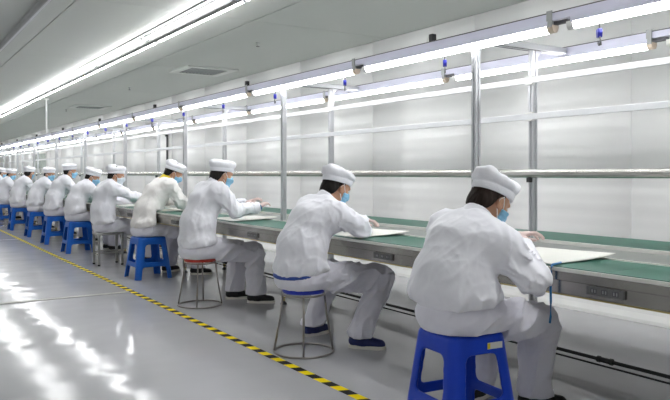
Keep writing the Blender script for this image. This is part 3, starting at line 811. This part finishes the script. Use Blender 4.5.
    for s in (-1, 1):
        fd = (WR[s] - EL[s]) / np.linalg.norm(WR[s] - EL[s])
        xh = fd + A(0, 0, (-.12 if WR[s][2] < Z_TOP + .10 else .05) + wrist_up); xh /= np.linalg.norm(xh)
        zh = A(0, 0, 1) - xh * xh[2]; zh /= np.linalg.norm(zh)
        zh = zh + (-s) * .0 * xh
        yh = np.cross(zh, xh)
        Rh = np.stack([xh, yh, zh], 1)
        hv_ = HANDV.copy() * .98
        hf_ = HANDF
        if s == 1: hv_ = hv_ * A(1, -1, 1); hf_ = HANDF[:, ::-1]     # thumb turned to the inside
        VV.append(hv_ @ Rh.T + WR[s] + fd * .028); FF.append(hf_ + off); off += len(hv_)
        # cuff
        fc = WR[s] - fd * .012
        fcl = MB().tube([fc - fd * .012, fc, fc + fd * .014, fc + fd * .024], .0465, 20).build('cuff', coat, root, smooth=True)
    bme = np_mesh('body', np.concatenate(VV), np.concatenate(FF), 'skin')
    if glove:
        bme.materials.append(MATS['glove_pale'])
        nf = len(F1) + len(F2)
        for p in bme.polygons[nf:]: p.material_index = 1
    mesh_obj('body', bme, None, root)
    if band:
        fd = (WR[-1] - EL[-1]) / np.linalg.norm(WR[-1] - EL[-1]); fc = WR[-1] + fd * .03
        MB().tube([fc - fd * .012, fc, fc + fd * .012], .034, 18).build('wristband', 'cord_blue', root, smooth=True)

    # collar
    def collar_fn(P):
        c0 = N + up * .0 + A(-.008, 0, -.012); c1 = N + up * .055 + A(-.008, 0, 0)
        d = rcone(P * A(1, .92, 1), c0 * A(1, .92, 1), c1 * A(1, .92, 1), .084, .071)
        d = smax(d, (P - c1) @ up, .008)
        return smax(d, -rcone(P, c0 + up * .03, c1 + up * .06, .058, .060), .006)
    V, F = surface_nets(collar_fn, N - .13, N + .17, .0065 if res < .013 else .010)
    mesh_obj('collar', np_mesh('collar', V, F, 'shirt_yellow' if yellow else coat), None, root)
    if undershirt:
        def us_fn(P):
            Q = P * A(1, .80, 1)
            d = smin(ell(Q, (-.035, 0, zs + .09), (.150, .150, .098)), rcone(Q, P0 * A(1, .8, 1), (P0 * .7 + P1 * .3) * A(1, .8, 1), .125, .125), .04) - .012
            zc = P[:, 2] - .15 * (P[:, 0] + .15)
            return smax(smax(d, zc - (hem + .02), .004), (hem - .006) - zc, .004)
        V, F = surface_nets(us_fn, P0 - .25, P0 + .25, .009)
        mesh_obj('undershirt', np_mesh('undershirt', V, F, undershirt), None, root)

    # head furniture
    M = to4(R, Hc)
    def hp(name, me, parent=root, local=None):
        o = mesh_obj(name, me, None, parent)
        o.matrix_local = (M @ local) if local is not None else M
        return o
    hp('hair', hair_meshes[hair])
    capM = to4(rot_y(-.16), (0, 0, .034))
    c = hp('cap', CAPS[seed % 4], root, capM)
    mesh_obj('cap_seam', seam_mesh, None, c)
    bd = mesh_obj('cap_badge', badge_mesh, None, c); bd.location = (.104, -.0, .068)
    mk = hp('mask', mask_meshes[mask])
    for s in (-1, 1):
        mesh_obj('ear_loop', strap_meshes[s], None, mk)
        e = hp('eye', eye_mesh, root, Matrix.Translation((.0795, s * .031, .003)))
        i = mesh_obj('iris', iris, None, e); i.location = (.0072, 0, -.001)
        if s == 1: hp('eyebrow', brow_m, root, Matrix.Translation((0, .018, 0)))
        else: hp('eyebrow', brow_m, root, Matrix.Translation((0, -.018, 0)) @ Matrix.Diagonal((1, -1, 1, 1)))
    if pink:
        o = MB().box(-.002, .002, -.022, .022, -.011, .011).build('badge', 'badge_pink', root)
        pos = P2 * .45 + N * .55 + A(.115, -.09, .0); o.location = pos; o.rotation_euler = (0, .5, -.75)
    for s in (-1, 1):
        a = feet[s][2] if len(feet[s]) > 2 else s * .2
        so = mesh_obj('shoe', shoe_meshes[shoe], None, root, (AN[s][0], AN[s][1], 0), (0, 0, a))
        mesh_obj('sole', sole_mesh, None, so)
        if res < .012: mesh_obj('strap', lace_mesh, None, so)
    return root

WORKERS = [
    dict(label='person in white coverall and cap hunched over papers on the deep blue stool', sx=2.26, sy=2.42, head=(.208, .0, 1.212), pitch=.56, yaw=-.05, seed=1, hair='hair_brown', shoe='shoe_black', res=.0066, hunch=.045, kneez=-.02, hem_up=.115, drop=.05, glove=True,
         arms={-1: ((.118, -.255, .805), (.35, -.06, .88)), 1: ((.27, .30, .82), (.50, .14, .87))}, knees={-1: (.52, -.03), 1: (.46, .24)}, feet={-1: (.54, .02, -.5), 1: (.40, .30, .3)}),
    dict(label='person with blue shirt hem below white jacket on the blue-seated wire stool', sx=2.40, sy=4.08, head=(.265, .0, 1.248), pitch=.42, yaw=.05, seed=2, shoe='shoe_navy', res=.007, hunch=.05, undershirt='shirt_blue', hem_up=.085, glove=True, seat_r=.165, drop=.03,
         arms={-1: ((.27, -.25, .81), (.45, -.04, .86)), 1: ((.30, .30, .82), (.52, .14, .86))}, knees={-1: (.575, -.10), 1: (.42, .30)}, feet={-1: (.38, -.13, -.85), 1: (.30, .38, .2)}),
    dict(label='person sitting upright on the red-seated wire stool, hands raised over the bench', sx=2.46, sy=6.05, head=(.215, .0, 1.335), pitch=.25, yaw=.0, seed=3, shoe='shoe_black', res=.009, hunch=.045, pink=True, glove=True, wrist_up=.35, band=True, seat_r=.165,
         arms={-1: ((.26, -.23, .86), (.50, -.14, .88)), 1: ((.28, .25, .88), (.52, .04, .92))}, knees={-1: (.50, -.10), 1: (.44, .14)}, feet={-1: (.48, -.18, -.6), 1: (.40, .12, -.3)}),
    dict(label='person in off-white jacket with a yellow collar under the white cap', sx=2.62, sy=8.03, head=(.31, .0, 1.350), pitch=.50, yaw=-.25, seed=4, shoe='shoe_black', res=.012, hunch=.05, coat='coverall_cream', yellow=True, pink=True,
         arms={-1: ((.33, -.22, .86), (.56, -.16, .85)), 1: ((.26, .29, .87), (.38, .04, .87))}, knees={-1: (.52, -.10), 1: (.44, .28)}, feet={-1: (.56, -.12, -.4), 1: (.34, .28, .3)}),
    dict(label='person with a pale mask sitting on the grey square metal stool', sx=2.54, sy=9.44, head=(.11, .0, 1.318), pitch=.2, yaw=-.45, seed=5, res=.014, mask='mask_white',
         arms={-1: ((.26, -.24, .90), (.50, -.16, .86))}),
    dict(label='person on the blue stool next beyond the grey square stool, head bowed', sx=2.56, sy=11.2, head=(.22, .0, 1.292), pitch=.38, yaw=-.5, seed=6, res=.016),
    dict(label='tall upright person on the second blue stool beyond the grey square stool', sx=2.56, sy=12.84, head=(.24, .0, 1.385), pitch=.1, yaw=-.2, seed=7, res=.016),
    dict(label='person facing out on the third blue stool beyond the grey square stool', sx=2.56, sy=14.5, head=(.22, .0, 1.335), pitch=.15, yaw=-1.0, seed=8, res=.018),
    dict(label='person with head turned away on the fourth blue stool beyond the grey square stool', sx=2.53, sy=16.4, head=(.20, .0, 1.36), pitch=.2, yaw=.5, seed=9, res=.018),
    dict(label='person on the fifth blue stool beyond the grey square stool, mask showing', sx=2.50, sy=18.4, head=(.16, .0, 1.33), pitch=.2, yaw=-.8, seed=10, res=.02),
    dict(label='last person of the row on the sixth blue stool beyond the grey stool', sx=2.50, sy=20.3, head=(.22, .0, 1.36), pitch=.3, yaw=-.3, seed=11, res=.02),
]
for n_, wk in enumerate(WORKERS):
    if n_ not in (1, 2, 4): wk['zs'] = HS * 1.108       # the plastic stools are a little taller
    person(**wk)

s1 = blue_stool(2.27, 2.42, -.10, 'deep blue plastic stool with a small sticker on its apron', 'stool_blue', (1, 1, 1.11))
MB().box(.03, .115, -.1592, -.1578, .372, .398, Matrix.Rotation(-.0, 4, 'X')).build('sticker', 'sticker', s1)
MB().box(.03, .045, -.1602, -.1593, .374, .396).build('sticker_stripe', 'sticker_yellow', s1)
wire_stool(2.40, 4.08, 'seat_blue', 'round wire stool with a blue seat')
wire_stool(2.46, 6.05, 'seat_red', 'round wire stool with a red seat')
blue_stool(2.62, 8.03, .05, 'bright blue plastic stool under the person with the yellow collar', 'stool_sky')
square_stool(2.54, 9.44, 'grey square metal stool with four straight legs')
for (x, y, lab) in ((2.56, 11.2, 'next beyond the grey square stool'), (2.56, 12.84, 'second beyond the grey square stool'), (2.56, 14.5, 'third beyond the grey square stool'),
                    (2.53, 16.4, 'fourth beyond the grey square stool'), (2.50, 18.4, 'fifth beyond the grey square stool'), (2.50, 20.3, 'sixth beyond the grey square stool')):
    blue_stool(x, y, .0, 'bright blue plastic stool ' + lab, 'stool_sky')

# ------------------------------------------------------------------ things on the benches
def sheet(x0, y0, wx, wy, rz, label, curl=.02):
    nx_, ny_ = 14, 10; V = []; F = []
    for layer in (0, 1):
        for i in range(nx_ + 1):
            for j in range(ny_ + 1):
                u, v = i / nx_, j / ny_
                z = .0015 + (.010 if curl else .004) * u + curl * (max(0, u - .45) * 1.6) ** 2 * (1 - v) ** 1.3 + layer * .003
                V.append((u * wx, v * wy, z))
    n = (nx_ + 1) * (ny_ + 1)
    for i in range(nx_):
        for j in range(ny_):
            a = i * (ny_ + 1) + j
            q = (a, a + ny_ + 1, a + ny_ + 2, a + 1)
            F.append(tuple(reversed(q))); F.append(tuple(n + t for t in q))
    def rim(a, b_): F.append((a, b_, n + b_, n + a))
    for i in range(nx_):
        rim(i * (ny_ + 1), (i + 1) * (ny_ + 1)); rim((i + 1) * (ny_ + 1) + ny_, i * (ny_ + 1) + ny_)
    for j in range(ny_):
        rim(j + 1, j); rim(nx_ * (ny_ + 1) + j, nx_ * (ny_ + 1) + j + 1)
    o = mesh_obj('paper_sheet', np_mesh('paper_sheet', V, F, 'paper'), None, None, (x0, y0, Z_TOP + .0005), (0, 0, rz))
    tag(o, label, 'paper', 'large paper sheets on the bench')
names = ['the person on the deep blue stool', 'the person on the blue-seated wire stool', 'the person on the red-seated wire stool', 'the person with the yellow collar', 'the person on the grey square stool']
for (wy, nm) in zip((2.42, 4.08, 6.05, 8.03, 9.44), names):
    sheet(X_EDGE + .03, wy - .18, .37 if wy == 8.03 else .46, .52, -.05, 'large cream paper sheet on the green mat before ' + nm, curl=.0 if wy == 8.03 else .02)
# blue wrist cord hanging from the bench
cd = MB().tube([(2.75, 2.235, .7735), (2.70, 2.215, .7735), (2.66, 2.208, .7735), (2.648, 2.206, .766), (2.645, 2.206, .74), (2.645, 2.208, .68), (2.644, 2.206, .60), (2.640, 2.204, .53), (2.636, 2.205, .50)], .0055, 8)
tag(cd.build('wrist_cord', 'cord_blue', smooth=True), 'thin blue anti-static cord hanging over the bench edge', 'cord')
